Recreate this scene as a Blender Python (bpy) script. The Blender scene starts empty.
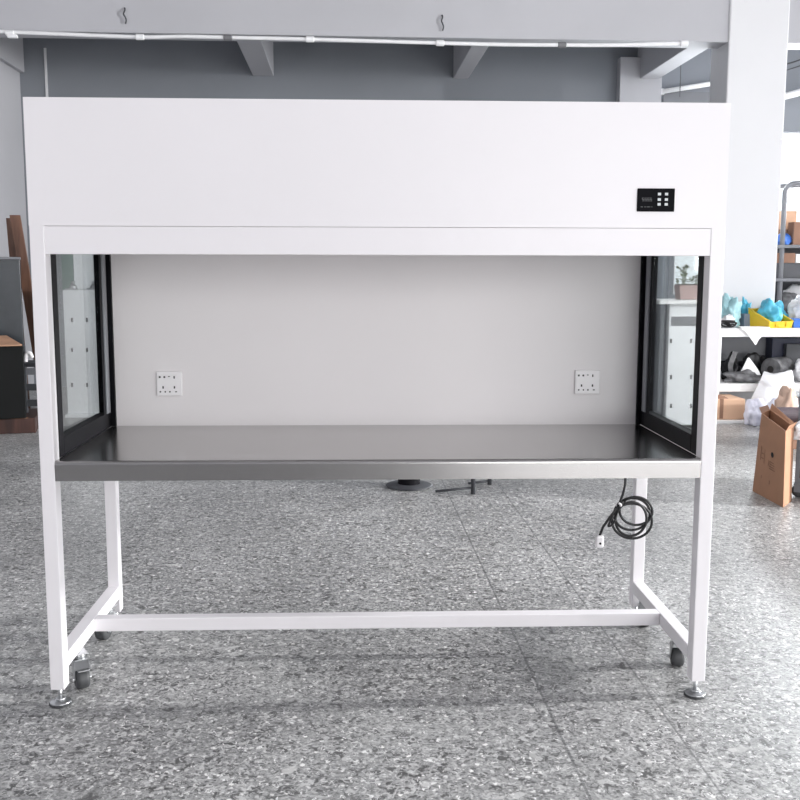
import bpy, bmesh, math, random
from mathutils import Vector, Matrix, noise
random.seed(7)
S = bpy.context.scene
COL = S.collection
PI = math.pi

# ------------------------------------------------------------------ camera
F = 974.5
PITCH, ROLL = 0.1307, 0.0023
DROP = 0.036                       # how much lower the bench legs stand than first measured
BETA = -0.020                      # the bench stands slightly turned in the room
YAW = -0.0362 + BETA
cb, sb = math.cos(BETA), math.sin(BETA)
CAM = Vector((cb * -0.044 - sb * -2.5543, sb * -0.044 + cb * -2.5543, 1.214 - DROP))
_r0 = Vector((math.cos(YAW), math.sin(YAW), 0))
_f0 = Vector((-math.sin(YAW), math.cos(YAW), 0))
_fw = _f0 * math.cos(PITCH) - Vector((0, 0, 1)) * math.sin(PITCH)
_up = _f0 * math.sin(PITCH) + Vector((0, 0, 1)) * math.cos(PITCH)
RT = _r0 * math.cos(ROLL) + _up * math.sin(ROLL)
UP = _up * math.cos(ROLL) - _r0 * math.sin(ROLL)
FW = _fw
cd = bpy.data.cameras.new('camera')
cam = bpy.data.objects.new('camera', cd)
COL.objects.link(cam)
cam.matrix_world = Matrix(((RT.x, UP.x, -FW.x, CAM.x), (RT.y, UP.y, -FW.y, CAM.y), (RT.z, UP.z, -FW.z, CAM.z), (0, 0, 0, 1)))
cd.sensor_width = 36
cd.lens = F / 800 * 36
cd.clip_start = 0.05
S.camera = cam

def ray(u, v):
    return FW + RT * ((u - 400) / F) - UP * ((v - 400) / F)
def atY(u, v, Y):
    r = ray(u, v); return CAM + r * ((Y - CAM.y) / r.y)
def atZ(u, v, Z):
    r = ray(u, v); return CAM + r * ((Z - CAM.z) / r.z)
def floor_at(u, v):
    return atZ(u, v, 0)

# ------------------------------------------------------------------ materials
def new_mat(name):
    m = bpy.data.materials.new(name); m.use_nodes = True
    return m, m.node_tree.nodes, m.node_tree.links, m.node_tree.nodes['Principled BSDF']
def mat(name, c, rough=0.5, metal=0.0, var=0.06, scale=6.0, bump=0.0, bscale=60.0, spec=0.5, trans=0.0):
    m, N, L, B = new_mat(name)
    B.inputs['Roughness'].default_value = rough
    B.inputs['Metallic'].default_value = metal
    B.inputs['Specular IOR Level'].default_value = spec
    tc = N.new('ShaderNodeTexCoord')
    nz = N.new('ShaderNodeTexNoise'); nz.inputs['Scale'].default_value = scale; nz.inputs['Detail'].default_value = 4
    L.new(tc.outputs['Object'], nz.inputs['Vector'])
    r = N.new('ShaderNodeValToRGB')
    r.color_ramp.elements[0].position = 0.3; r.color_ramp.elements[1].position = 0.7
    r.color_ramp.elements[0].color = (*[x * (1 - var) for x in c], 1)
    r.color_ramp.elements[1].color = (*[min(1, x * (1 + var)) for x in c], 1)
    L.new(nz.outputs['Fac'], r.inputs['Fac']); L.new(r.outputs['Color'], B.inputs['Base Color'])
    if bump:
        n2 = N.new('ShaderNodeTexNoise'); n2.inputs['Scale'].default_value = bscale; n2.inputs['Detail'].default_value = 3
        L.new(tc.outputs['Object'], n2.inputs['Vector'])
        bp = N.new('ShaderNodeBump'); bp.inputs['Strength'].default_value = bump; bp.inputs['Distance'].default_value = 0.01
        L.new(n2.outputs['Fac'], bp.inputs['Height']); L.new(bp.outputs['Normal'], B.inputs['Normal'])
    if trans:
        t = N.new('ShaderNodeBsdfTransparent'); mx = N.new('ShaderNodeMixShader'); mx.inputs['Fac'].default_value = trans
        out = N['Material Output']
        L.new(B.outputs[0], mx.inputs[1]); L.new(t.outputs[0], mx.inputs[2]); L.new(mx.outputs[0], out.inputs['Surface'])
    return m
def wood(name, a, b, scale=3.0, rough=0.5):
    m, N, L, B = new_mat(name)
    B.inputs['Roughness'].default_value = rough
    tc = N.new('ShaderNodeTexCoord'); mp = N.new('ShaderNodeMapping'); mp.inputs['Scale'].default_value = (6, 6, 0.7)
    nz = N.new('ShaderNodeTexNoise'); nz.inputs['Scale'].default_value = scale; nz.inputs['Detail'].default_value = 6
    r = N.new('ShaderNodeValToRGB')
    r.color_ramp.elements[0].position = 0.35; r.color_ramp.elements[1].position = 0.65
    r.color_ramp.elements[0].color = (*a, 1); r.color_ramp.elements[1].color = (*b, 1)
    L.new(tc.outputs['Object'], mp.inputs['Vector']); L.new(mp.outputs['Vector'], nz.inputs['Vector'])
    L.new(nz.outputs['Fac'], r.inputs['Fac']); L.new(r.outputs['Color'], B.inputs['Base Color'])
    return m
def glass_mat(name, tint=(0.9, 0.93, 0.93), refl=1.0):
    m, N, L, B = new_mat(name)
    N.remove(B)
    t = N.new('ShaderNodeBsdfTransparent'); t.inputs['Color'].default_value = (*tint, 1)
    g = N.new('ShaderNodeBsdfGlossy'); g.inputs['Roughness'].default_value = 0.02
    fr = N.new('ShaderNodeFresnel'); fr.inputs['IOR'].default_value = 1.45
    mu = N.new('ShaderNodeMath'); mu.operation = 'MULTIPLY'; mu.inputs[1].default_value = refl
    mx = N.new('ShaderNodeMixShader')
    L.new(fr.outputs[0], mu.inputs[0]); L.new(mu.outputs[0], mx.inputs['Fac'])
    L.new(t.outputs[0], mx.inputs[1]); L.new(g.outputs[0], mx.inputs[2])
    L.new(mx.outputs[0], N['Material Output'].inputs['Surface'])
    return m
def steel_mat(name, c, rough, stretch=(1, 60, 60)):
    m, N, L, B = new_mat(name)
    B.inputs['Metallic'].default_value = 1
    B.inputs['Base Color'].default_value = (*c, 1)
    tc = N.new('ShaderNodeTexCoord'); mp = N.new('ShaderNodeMapping'); mp.inputs['Scale'].default_value = stretch
    nz = N.new('ShaderNodeTexNoise'); nz.inputs['Scale'].default_value = 8; nz.inputs['Detail'].default_value = 3
    mr = N.new('ShaderNodeMapRange')
    mr.inputs['To Min'].default_value = rough * 0.8; mr.inputs['To Max'].default_value = rough * 1.25
    L.new(tc.outputs['Object'], mp.inputs['Vector']); L.new(mp.outputs['Vector'], nz.inputs['Vector'])
    L.new(nz.outputs['Fac'], mr.inputs['Value']); L.new(mr.outputs['Result'], B.inputs['Roughness'])
    return m

GROOVES = []          # filled with (x, half width) below
def floor_mat():
    m, N, L, B = new_mat('terrazzo')
    B.inputs['Roughness'].default_value = 0.36
    B.inputs['Specular IOR Level'].default_value = 0.6
    tc = N.new('ShaderNodeTexCoord')
    def noise_n(scale, detail=4, rough=0.55):
        n = N.new('ShaderNodeTexNoise'); n.inputs['Scale'].default_value = scale; n.inputs['Detail'].default_value = detail
        n.inputs['Roughness'].default_value = rough
        L.new(tc.outputs['Object'], n.inputs['Vector']); return n
    def ramp(src, stops):
        r = N.new('ShaderNodeValToRGB')
        while len(r.color_ramp.elements) < len(stops): r.color_ramp.elements.new(0.5)
        for e, (p, c) in zip(r.color_ramp.elements, stops):
            e.position = p; e.color = (c, c, c, 1) if not isinstance(c, tuple) else (*c, 1)
        L.new(src, r.inputs['Fac']); return r.outputs['Color']
    def mix(fac, a, b, mode='MIX'):
        x = N.new('ShaderNodeMix'); x.data_type = 'RGBA'; x.blend_type = mode
        if isinstance(fac, float): x.inputs['Factor'].default_value = fac
        else: L.new(fac, x.inputs['Factor'])
        L.new(a, x.inputs['A']); L.new(b, x.inputs['B']); return x.outputs['Result']
    def voro(scale, rnd=1.0):
        w = N.new('ShaderNodeTexNoise'); w.inputs['Scale'].default_value = scale * 1.3; w.inputs['Detail'].default_value = 2
        L.new(tc.outputs['Object'], w.inputs['Vector'])
        ad = N.new('ShaderNodeVectorMath'); ad.operation = 'SCALE'; ad.inputs['Scale'].default_value = 0.9 / scale
        L.new(w.outputs['Color'], ad.inputs[0])
        a2 = N.new('ShaderNodeVectorMath'); a2.operation = 'ADD'
        L.new(tc.outputs['Object'], a2.inputs[0]); L.new(ad.outputs[0], a2.inputs[1])
        v = N.new('ShaderNodeTexVoronoi'); v.inputs['Scale'].default_value = scale
        v.inputs['Randomness'].default_value = rnd
        L.new(a2.outputs[0], v.inputs['Vector']); return v
    base = ramp(noise_n(2.2, 5).outputs['Fac'], [(0.3, (0.265, 0.266, 0.265)), (0.7, (0.385, 0.385, 0.38))])
    fine = ramp(noise_n(90, 4, 0.7).outputs['Fac'], [(0.32, 0.4), (0.68, 1.5)])
    c = mix(1.0, base, fine, 'MULTIPLY')
    v1 = voro(62)          # pale chips
    sel = N.new('ShaderNodeSeparateColor'); L.new(v1.outputs['Color'], sel.inputs[0])
    m1 = ramp(sel.outputs[0], [(0.74, 0.0), (0.78, 1.0)])
    d1 = ramp(v1.outputs['Distance'], [(0.34, 1.0), (0.46, 0.0)])
    f1 = mix(1.0, m1, d1, 'MULTIPLY')
    pale = ramp(sel.outputs[1], [(0.0, (0.42, 0.42, 0.415)), (0.6, (0.62, 0.62, 0.61)), (1.0, (0.85, 0.84, 0.82))])
    c = mix(f1, c, pale)
    def flakes(scale, seed, lo, hi, dist=1.2, detail=5):
        mp = N.new('ShaderNodeMapping'); mp.inputs['Location'].default_value = (seed, seed * .7, 0); L.new(tc.outputs['Object'], mp.inputs['Vector'])
        n = N.new('ShaderNodeTexNoise'); n.inputs['Scale'].default_value = scale; n.inputs['Detail'].default_value = detail
        n.inputs['Roughness'].default_value = 0.62; n.inputs['Distortion'].default_value = dist
        L.new(mp.outputs[0], n.inputs['Vector']); return ramp(n.outputs['Fac'], [(lo, 0.0), (hi, 1.0)])
    def const(v):
        n = N.new('ShaderNodeRGB'); n.outputs[0].default_value = (v, v, v * 0.985, 1); return n.outputs[0]
    c = mix(flakes(34, 3.1, 0.53, 0.60), c, const(0.095))
    c = mix(flakes(40, 8.7, 0.555, 0.605), c, const(0.52))
    c = mix(flakes(62, 15.2, 0.60, 0.64), c, const(0.80))
    v2 = voro(85)          # dark chips
    s2 = N.new('ShaderNodeSeparateColor'); L.new(v2.outputs['Color'], s2.inputs[0])
    m2 = ramp(s2.outputs[2], [(0.58, 0.0), (0.64, 0.85)])
    d2 = ramp(v2.outputs['Distance'], [(0.3, 1.0), (0.45, 0.0)])
    f2 = mix(1.0, m2, d2, 'MULTIPLY')
    dk = ramp(s2.outputs[0], [(0.0, (0.06, 0.06, 0.062)), (1.0, (0.17, 0.17, 0.168))])
    c = mix(f2, c, dk)
    v3 = voro(21)          # a few large light flakes and scuffs
    s3 = N.new('ShaderNodeSeparateColor'); L.new(v3.outputs['Color'], s3.inputs[0])
    m3 = ramp(s3.outputs[1], [(0.93, 0.0), (0.95, 0.75)])
    d3 = ramp(v3.outputs['Distance'], [(0.22, 1.0), (0.34, 0.0)])
    f3 = mix(1.0, m3, d3, 'MULTIPLY')
    pl = ramp(s3.outputs[0], [(0.0, (0.5, 0.5, 0.49)), (1.0, (0.7, 0.69, 0.67))])
    c = mix(f3, c, pl)
    # worn-in stains
    st = ramp(noise_n(0.9, 6, 0.6).outputs['Fac'], [(0.36, 0.78), (0.6, 1.08)])
    c = mix(1.0, c, st, 'MULTIPLY')
    # cut joints
    sx = N.new('ShaderNodeSeparateXYZ'); L.new(tc.outputs['Object'], sx.inputs[0])
    blk = N.new('ShaderNodeRGB'); blk.outputs[0].default_value = (0.05, 0.052, 0.055, 1)
    for gx, hw in GROOVES:
        a = N.new('ShaderNodeMath'); a.operation = 'SUBTRACT'; L.new(sx.outputs[0], a.inputs[0]); a.inputs[1].default_value = gx
        b = N.new('ShaderNodeMath'); b.operation = 'ABSOLUTE'; L.new(a.outputs[0], b.inputs[0])
        l = N.new('ShaderNodeMath'); l.operation = 'LESS_THAN'; L.new(b.outputs[0], l.inputs[0]); l.inputs[1].default_value = hw
        k = N.new('ShaderNodeMath'); k.operation = 'MULTIPLY'; L.new(l.outputs[0], k.inputs[0]); k.inputs[1].default_value = 0.5 if gx > -0.5 else 0.3
        c = mix(k.outputs[0], c, blk.outputs[0])
    L.new(c, B.inputs['Base Color'])
    bp = N.new('ShaderNodeBump'); bp.inputs['Strength'].default_value = 0.12; bp.inputs['Distance'].default_value = 0.004
    L.new(noise_n(70, 3).outputs['Fac'], bp.inputs['Height']); L.new(bp.outputs['Normal'], B.inputs['Normal'])
    return m

M = dict(
    white=mat('white powder coat', (0.86, 0.835, 0.855), 0.38, var=0.012, scale=2),
    panel=mat('inner white panel', (0.80, 0.77, 0.775), 0.45, var=0.02, scale=2),
    black=mat('black frame', (0.007, 0.007, 0.009), 0.45, var=0.2, spec=0.08),
    gasket=mat('grey gasket', (0.22, 0.23, 0.25), 0.4),
    steel=steel_mat('brushed steel', (0.43, 0.42, 0.415), 0.2),
    chrome=steel_mat('zinc plated steel', (0.50, 0.51, 0.52), 0.3, (20, 20, 20)),
    rubber=mat('grey rubber', (0.055, 0.057, 0.06), 0.55),
    plastic=mat('white plastic', (0.88, 0.86, 0.87), 0.3, var=0.01),
    hole=mat('dark slot', (0.02, 0.018, 0.018), 0.7),
    cord=mat('black cord', (0.012, 0.012, 0.013), 0.45),
    ctrl=mat('control black', (0.008, 0.008, 0.010), 0.4, spec=0.02),
    key=mat('pale key', (0.68, 0.70, 0.72), 0.4),
    dimkey=mat('dim print', (0.16, 0.16, 0.17), 0.4),
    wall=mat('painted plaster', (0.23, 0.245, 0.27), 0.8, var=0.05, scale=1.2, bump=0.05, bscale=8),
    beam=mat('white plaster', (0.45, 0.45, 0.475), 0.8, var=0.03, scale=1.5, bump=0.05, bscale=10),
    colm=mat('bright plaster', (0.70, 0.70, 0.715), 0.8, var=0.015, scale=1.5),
    conduit=mat('white conduit', (0.82, 0.82, 0.83), 0.4),
    clip=mat('grey coupling', (0.16, 0.16, 0.17), 0.5),
    ttop=mat('white laminate', (0.86, 0.86, 0.86), 0.4, var=0.02),
    offwhite=mat('white painted steel', (0.90, 0.92, 0.94), 0.45, var=0.04, scale=3),
    binshade=mat('bin side shade', (0.20, 0.24, 0.31), 0.6),  # shade on the yellow bin's outer side, put into the colour
    greysteel=mat('grey painted steel', (0.17, 0.175, 0.19), 0.45),
    dkgrey=mat('dark grey', (0.06, 0.063, 0.07), 0.5, var=0.15),
    carton=mat('kraft carton', (0.42, 0.225, 0.135), 0.8, var=0.08, scale=5),
    cartonl=mat('pale carton', (0.62, 0.40, 0.27), 0.8, var=0.08, scale=5),
    cartond=mat('brown carton', (0.27, 0.15, 0.10), 0.8, var=0.1, scale=5),
    ink=mat('faded print', (0.24, 0.13, 0.08), 0.8),
    cyan=mat('cyan film', (0.10, 0.52, 0.72), 0.3, var=0.2, scale=9, bump=0.3, bscale=40),
    palecyan=mat('pale cyan film', (0.50, 0.82, 0.88), 0.3, var=0.15, scale=12, bump=0.3, bscale=40, trans=0.2),
    blue=mat('blue film', (0.05, 0.19, 0.66), 0.3, var=0.3, scale=12, bump=0.3, bscale=40),
    bluep=mat('blue plastic', (0.05, 0.18, 0.62), 0.4),
    yellow=mat('yellow plastic', (0.86, 0.56, 0.03), 0.4, var=0.06),
    wbag=mat('white film', (0.80, 0.80, 0.82), 0.35, var=0.05, bump=0.3, bscale=30),
    lbag=mat('lavender white film', (0.74, 0.74, 0.84), 0.3, var=0.08, bump=0.3, bscale=30),
    gbag=mat('grey film', (0.13, 0.13, 0.135), 0.3, var=0.6, scale=14, bump=0.4, bscale=40),
    dbag=mat('dark film', (0.016, 0.016, 0.018), 0.4, spec=0.25, var=0.4, scale=12, bump=0.4, bscale=40),
    paper=mat('white paper', (0.9, 0.9, 0.9), 0.7, var=0.02),
    kraft=mat('kraft paper', (0.60, 0.43, 0.34), 0.8, var=0.12, scale=10),
    navy=mat('navy plastic', (0.014, 0.018, 0.045), 0.45),
    purple=mat('dark purple roll', (0.075, 0.055, 0.065), 0.6),
    darkcab=mat('dark glossy panel', (0.026, 0.031, 0.037), 0.25, var=0.3, scale=3),
    blackbox=mat('matt black board', (0.006, 0.0065, 0.0065), 0.6, spec=0.2),
    board=wood('brown board', (0.10, 0.05, 0.033), (0.20, 0.10, 0.065)),
    plinth=wood('mahogany board', (0.030, 0.013, 0.010), (0.075, 0.032, 0.024)),
    edge=mat('raw board edge', (0.42, 0.24, 0.15), 0.7, var=0.15, scale=12),
    trolley=mat('brown panel', (0.13, 0.065, 0.055), 0.5, var=0.15),
    leaf=mat('leaf', (0.16, 0.22, 0.11), 0.5, var=0.25, scale=20),
    soil=mat('soil', (0.06, 0.04, 0.03), 0.9),
    terra=mat('pinkish clay', (0.46, 0.33, 0.31), 0.7, var=0.1),
    greenglass=mat('green tinted pane', (0.16, 0.25, 0.22), 0.15, var=0.2),
    tube=mat('lamp tube white', (0.9, 0.9, 0.9), 0.3, var=0.01),
    glass=glass_mat('side glass', (0.92, 0.94, 0.935), 0.45),
    pane=glass_mat('window glass', (0.95, 0.97, 0.98), 0.5),
    sill=mat('window frame white', (0.85, 0.85, 0.86), 0.4),
)

# ------------------------------------------------------------------ mesh helpers
def link(name, bm, m, parent=None, smooth=False, bevel=0.0, loc=None, seg=2):
    bmesh.ops.recalc_face_normals(bm, faces=bm.faces)
    me = bpy.data.meshes.new(name); bm.to_mesh(me); bm.free()
    for mm in (m if isinstance(m, (list, tuple)) else [m]): me.materials.append(mm)
    if smooth:
        for p in me.polygons: p.use_smooth = True
    o = bpy.data.objects.new(name, me); COL.objects.link(o)
    if parent is not None: o.parent = parent
    if loc is not None: o.location = loc
    if bevel:
        b = o.modifiers.new('bevel', 'BEVEL'); b.width = bevel; b.segments = seg; b.limit_method = 'ANGLE'
        b.angle_limit = math.radians(50)
    return o
def bx(bm, x0, x1, y0, y1, z0, z1, mi=0, rot=None, piv=None):
    vs = [bm.verts.new((x, y, z)) for x in (x0, x1) for y in (y0, y1) for z in (z0, z1)]
    for idx in ((0, 1, 3, 2), (4, 6, 7, 5), (0, 4, 5, 1), (2, 3, 7, 6), (0, 2, 6, 4), (1, 5, 7, 3)):
        f = bm.faces.new([vs[i] for i in idx]); f.material_index = mi
    if rot is not None: bmesh.ops.rotate(bm, verts=vs, cent=piv or (0, 0, 0), matrix=rot)
    return vs
def box(name, x0, x1, y0, y1, z0, z1, m, parent=None, bevel=0.002):
    bm = bmesh.new(); bx(bm, x0, x1, y0, y1, z0, z1); return link(name, bm, m, parent, bevel=bevel)
def tube(bm, pts, r, n=10, closed=False, cap=True):
    pts = [Vector(p) for p in pts]; rings = []
    k = len(pts)
    up = None
    for i, p in enumerate(pts):
        t = (pts[min(i + 1, k - 1)] - pts[max(i - 1, 0)]).normalized()
        if up is None:
            up = Vector((0, 0, 1)) if abs(t.z) < 0.9 else Vector((1, 0, 0))
        a = t.cross(up)
        if a.length < 1e-5: a = t.orthogonal()
        a.normalize(); b = t.cross(a).normalized(); up = -b if False else a.cross(t)
        rr = r[i] if isinstance(r, (list, tuple)) else r
        rings.append([bm.verts.new(p + (a * math.cos(2 * PI * j / n) + b * math.sin(2 * PI * j / n)) * rr) for j in range(n)])
    for i in range(k - 1):
        for j in range(n):
            bm.faces.new((rings[i][j], rings[i][(j + 1) % n], rings[i + 1][(j + 1) % n], rings[i + 1][j]))
    if cap:
        bm.faces.new(rings[0]); bm.faces.new(rings[-1])
def smooth_path(pts, n=8):
    pts = [Vector(p) for p in pts]; out = []
    for i in range(len(pts) - 1):
        p0 = pts[max(i - 1, 0)]; p1 = pts[i]; p2 = pts[i + 1]; p3 = pts[min(i + 2, len(pts) - 1)]
        for j in range(n):
            t = j / n
            out.append(0.5 * ((2 * p1) + (p2 - p0) * t + (2 * p0 - 5 * p1 + 4 * p2 - p3) * t * t + (3 * p1 - p0 - 3 * p2 + p3) * t ** 3))
    out.append(pts[-1]); return out
def lathe(bm, prof, n=24, c=(0, 0, 0), axis='Z'):
    rings = []
    for r, h in prof:
        ring = []
        for j in range(n):
            a = 2 * PI * j / n
            p = (r * math.cos(a), r * math.sin(a), h) if axis == 'Z' else (h, r * math.cos(a), r * math.sin(a)) if axis == 'X' else (r * math.cos(a), h, r * math.sin(a))
            ring.append(bm.verts.new((p[0] + c[0], p[1] + c[1], p[2] + c[2])))
        rings.append(ring)
    for i in range(len(rings) - 1):
        for j in range(n):
            bm.faces.new((rings[i][j], rings[i][(j + 1) % n], rings[i + 1][(j + 1) % n], rings[i + 1][j]))
    bm.faces.new(rings[0]); bm.faces.new(rings[-1])
def tag(o, label, cat, group=None, kind=None):
    o['label'] = label; o['category'] = cat
    if group: o['group'] = group
    if kind: o['kind'] = kind
    return o
def thing(name, label, cat, loc=(0, 0, 0), rz=0, group=None):
    o = bpy.data.objects.new(name, None); COL.objects.link(o)
    o.empty_display_size = 0.05
    o.location = loc; o.rotation_euler = (0, 0, rz)
    return tag(o, label, cat, group)
def struct(o):
    o['kind'] = 'structure'; return o
def hexa(bm, bot, top, mi=0):
    """a solid from four bottom corners and four top corners"""
    a = [bm.verts.new(p) for p in bot]; b = [bm.verts.new(p) for p in top]
    fs = [bm.faces.new(a), bm.faces.new(b)]
    for i in range(4): fs.append(bm.faces.new((a[i], a[(i + 1) % 4], b[(i + 1) % 4], b[i])))
    for f in fs: f.material_index = mi
def crumple(name, size, m, seed=0, amp=0.28, parent=None, loc=(0, 0, 0), rz=0, sub=4, spikes=0.0):
    """a crumpled bag resting on its flattened base; size = full extents"""
    bm = bmesh.new(); bmesh.ops.create_icosphere(bm, subdivisions=sub, radius=1.0)
    off = Vector((seed * 3.17, seed * 1.31, seed * 0.77))
    for v in bm.verts:
        d = v.co.normalized()
        n1 = noise.noise(d * 1.6 + off); n2 = abs(noise.noise(d * 3.4 + off * 2)); n3 = abs(noise.noise(d * 7.5 + off * 3))
        s = 1 + amp * (1.3 * n1 - 0.9 * n2 - 0.5 * n3) + spikes * max(0, noise.noise(d * 2.6 + off * 4)) 
        v.co = d * s
        if v.co.z < -0.55: v.co.z = -0.55 - 0.02 * n3
    xs = [v.co.x for v in bm.verts]; ys = [v.co.y for v in bm.verts]; zs = [v.co.z for v in bm.verts]
    for v in bm.verts:
        v.co.x = ((v.co.x - min(xs)) / (max(xs) - min(xs)) - 0.5) * size[0]
        v.co.y = ((v.co.y - min(ys)) / (max(ys) - min(ys)) - 0.5) * size[1]
        v.co.z = (v.co.z - min(zs)) / (max(zs) - min(zs)) * size[2]
    o = link(name, bm, m, parent, smooth=True, loc=loc)
    o.rotation_euler = (0, 0, rz)
    return o
def sheet(name, ctrl, m, thick=0.003, wob=0.0, seed=0, n=10, parent=None, origin=None):
    """a draped sheet through a grid of control points ctrl[row][col]"""
    rows = [smooth_path(r, n) for r in ctrl]
    cols = list(zip(*rows)); grid = [smooth_path(c, n) for c in cols]
    o0 = Vector(origin) if origin is not None else Vector((0, 0, 0))
    bm = bmesh.new(); V = []
    for c in grid:
        V.append([])
        for p in c:
            w = noise.noise(p * 14 + Vector((seed, 0, 0))) * wob
            V[-1].append(bm.verts.new(p - o0 + Vector((w * 0.3, w, w * 0.6))))
    for i in range(len(V) - 1):
        for j in range(len(V[0]) - 1):
            bm.faces.new((V[i][j], V[i + 1][j], V[i + 1][j + 1], V[i][j + 1]))
    o = link(name, bm, m, parent, smooth=True, loc=o0)
    s = o.modifiers.new('solid', 'SOLIDIFY'); s.thickness = thick
    return o

# ------------------------------------------------------------------ the room
YB = 5.70            # front face of the cross beam / column
YW = 7.55            # back wall
XL = atY(20, 80, YW).x
ZB = atY(420, 37, YB).z          # underside of the beam
XR = 9.5
YF = -7.5
ZC = 3.85
for (u, v), hw in (((507, 620), 0.0035), ((697, 760), 0.0028), ((150, 527), 0.0035)):
    GROOVES.append((floor_at(u, v).x, hw))
M['floor'] = floor_mat()
struct(box('floor', XL - 0.3, XR + 0.3, YF - 3.0, YW + 0.3, -0.2, 0.0, M['floor'], bevel=0))
struct(box('ceiling', XL - 0.3, XR + 0.3, YF, YW + 0.3, ZC, ZC + 0.2, M['beam'], bevel=0))
struct(box('wall_left', XL - 0.25, XL, YF, YW, 0, ZC, M['beam'], bevel=0))
# back wall with a window opening on the right
wx0, wx1 = atY(674, 270, YW).x, atY(960, 270, YW).x
wz0, wz1 = 0.95, atY(795, 132, YW).z
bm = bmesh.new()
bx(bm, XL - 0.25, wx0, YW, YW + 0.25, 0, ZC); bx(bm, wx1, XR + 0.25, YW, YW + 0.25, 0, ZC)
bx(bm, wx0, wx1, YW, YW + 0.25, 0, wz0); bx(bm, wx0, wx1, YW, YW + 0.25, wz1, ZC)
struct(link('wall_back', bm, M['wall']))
bm = bmesh.new()
bx(bm, wx0, wx1, YW + 0.06, YW + 0.12, wz0, wz0 + 0.06); bx(bm, wx0, wx1, YW + 0.06, YW + 0.12, wz1 - 0.06, wz1)
n = 4
for i in range(n + 1):
    x = wx0 + (wx1 - wx0) * i / n
    bx(bm, max(wx0, x - 0.03), min(wx1, x + 0.03), YW + 0.06, YW + 0.12, wz0 + 0.06, wz1 - 0.06)
win = struct(link('window_1', bm, M['sill']))
struct(box('window_pane', wx0 + 0.03, wx1 - 0.03, YW + 0.085, YW + 0.091, wz0 + 0.06, wz1 - 0.06, M['pane'], win, bevel=0))
# right wall: window band broken by piers
rz0, rz1 = 0.7, 3.3
bm = bmesh.new()
bx(bm, XR, XR + 0.25, YF, YW, 0, rz0); bx(bm, XR, XR + 0.25, YF, YW, rz1, ZC)
for y0, y1 in ((YF, YF + 0.6), (-2.6, -0.15), (0.40, 2.9), (YW - 0.5, YW)):  # middle piers added: their slot keeps the side key off the column
    bx(bm, XR, XR + 0.25, y0, y1, rz0, rz1)
struct(link('wall_right', bm, M['beam']))
# front of the hall, behind the photographer: wide open gate on the right
bm = bmesh.new()
bx(bm, XL - 0.25, 0.9, YF - 0.25, YF, 0, ZC); bx(bm, 0.9, XR + 0.25, YF - 0.25, YF, 3.45, ZC)
struct(link('wall_front', bm, M['beam']))

# cross beam and column
colx0, colx1 = atY(728, 60, YB).x, atY(783, 150, YB).x
bt = 0.25
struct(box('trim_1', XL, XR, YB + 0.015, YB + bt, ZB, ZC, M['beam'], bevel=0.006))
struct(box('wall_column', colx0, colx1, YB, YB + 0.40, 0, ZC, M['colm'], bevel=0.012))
bpy.data.objects['trim_1'].name = 'trim_beam'
# joists from the cross beam to the back wall
jz = ZB + 0.03
for i, (ua, ub) in enumerate(((-6, 18), (235, 260), (474, 492), (692, 714))):
    a, b = atY(ua, 45, YB + bt).x, atY(ub, 45, YB + bt).x
    if i == 0: a, b = XL, atY(22, 60, YW).x + 0.02
    struct(box('trim_joist', a, b, YB + bt, YW, jz, ZC, M['wall' if False else 'beam'], bevel=0.006))
# pilasters on the back wall
p0, p1 = atY(620, 80, YW - 0.12).x, atY(662, 80, YW - 0.12).x
struct(box('wall_pilaster', p0, p1, YW - 0.12, YW, 0, atY(640, 57, YW - 0.12).z, M['beam'], bevel=0.006))
struct(box('trim_seam', atY(46, 70, YW).x - 0.012, atY(46, 70, YW).x + 0.012, YW - 0.008, YW, 0, atY(46, 48, YW).z, M['colm'], bevel=0.001))
# tall trim beside the back wall on the right
struct(box('wall_stub', atY(664, 90, YW - 0.03).x, wx0 + 0.5, YW - 0.02, YW, wz1 + 0.02, atY(680, 92, YW).z, M['greysteel'], bevel=0))

# ------------------------------------------------------------------ fittings on beam and wall
t = thing('conduit', 'long white conduit running along the lower edge of the ceiling beam', 'pipe', (0, YB, ZB))
px = [(-30, 30), (10, 32), (60, 34), (140, 37), (185, 36.5), (228, 37.5), (300, 39), (370, 41), (440, 43), (500, 44.5), (562, 45), (620, 45), (688, 43)]
bm = bmesh.new()
pts = smooth_path([atY(u, v, YB + 0.001) - Vector((0, YB, ZB)) for u, v in px], 6)
tube(bm, pts, 0.015, 10)
link('pipe', bm, M['conduit'], t, smooth=True)
for u, v, dk in ((10, 33, 0), (140, 37, 0), (228, 37.5, 1), (310, 39.3, 0), (440, 43, 0), (562, 45, 1), (684, 43.3, 0)):
    p = atY(u, v, YB + 0.001) - Vector((0, YB, ZB))
    bm = bmesh.new(); lathe(bm, [(0.017, -0.035), (0.024, -0.03), (0.024, 0.03), (0.017, 0.035)], 14, p, 'X')
    o = link('coupling', bm, M['clip' if dk else 'conduit'], t, smooth=False, bevel=0.002)
    if dk: o['label'] = 'dark coupling'
bm = bmesh.new(); p = atY(13, 35.5, YB - 0.003) - Vector((0, YB, ZB)); bx(bm, p.x - 0.04, p.x + 0.035, p.y - 0.02, p.y + 0.02, p.z - 0.02, p.z + 0.005)
link('junction_box', bm, M['conduit'], t, bevel=0.003)

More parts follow.
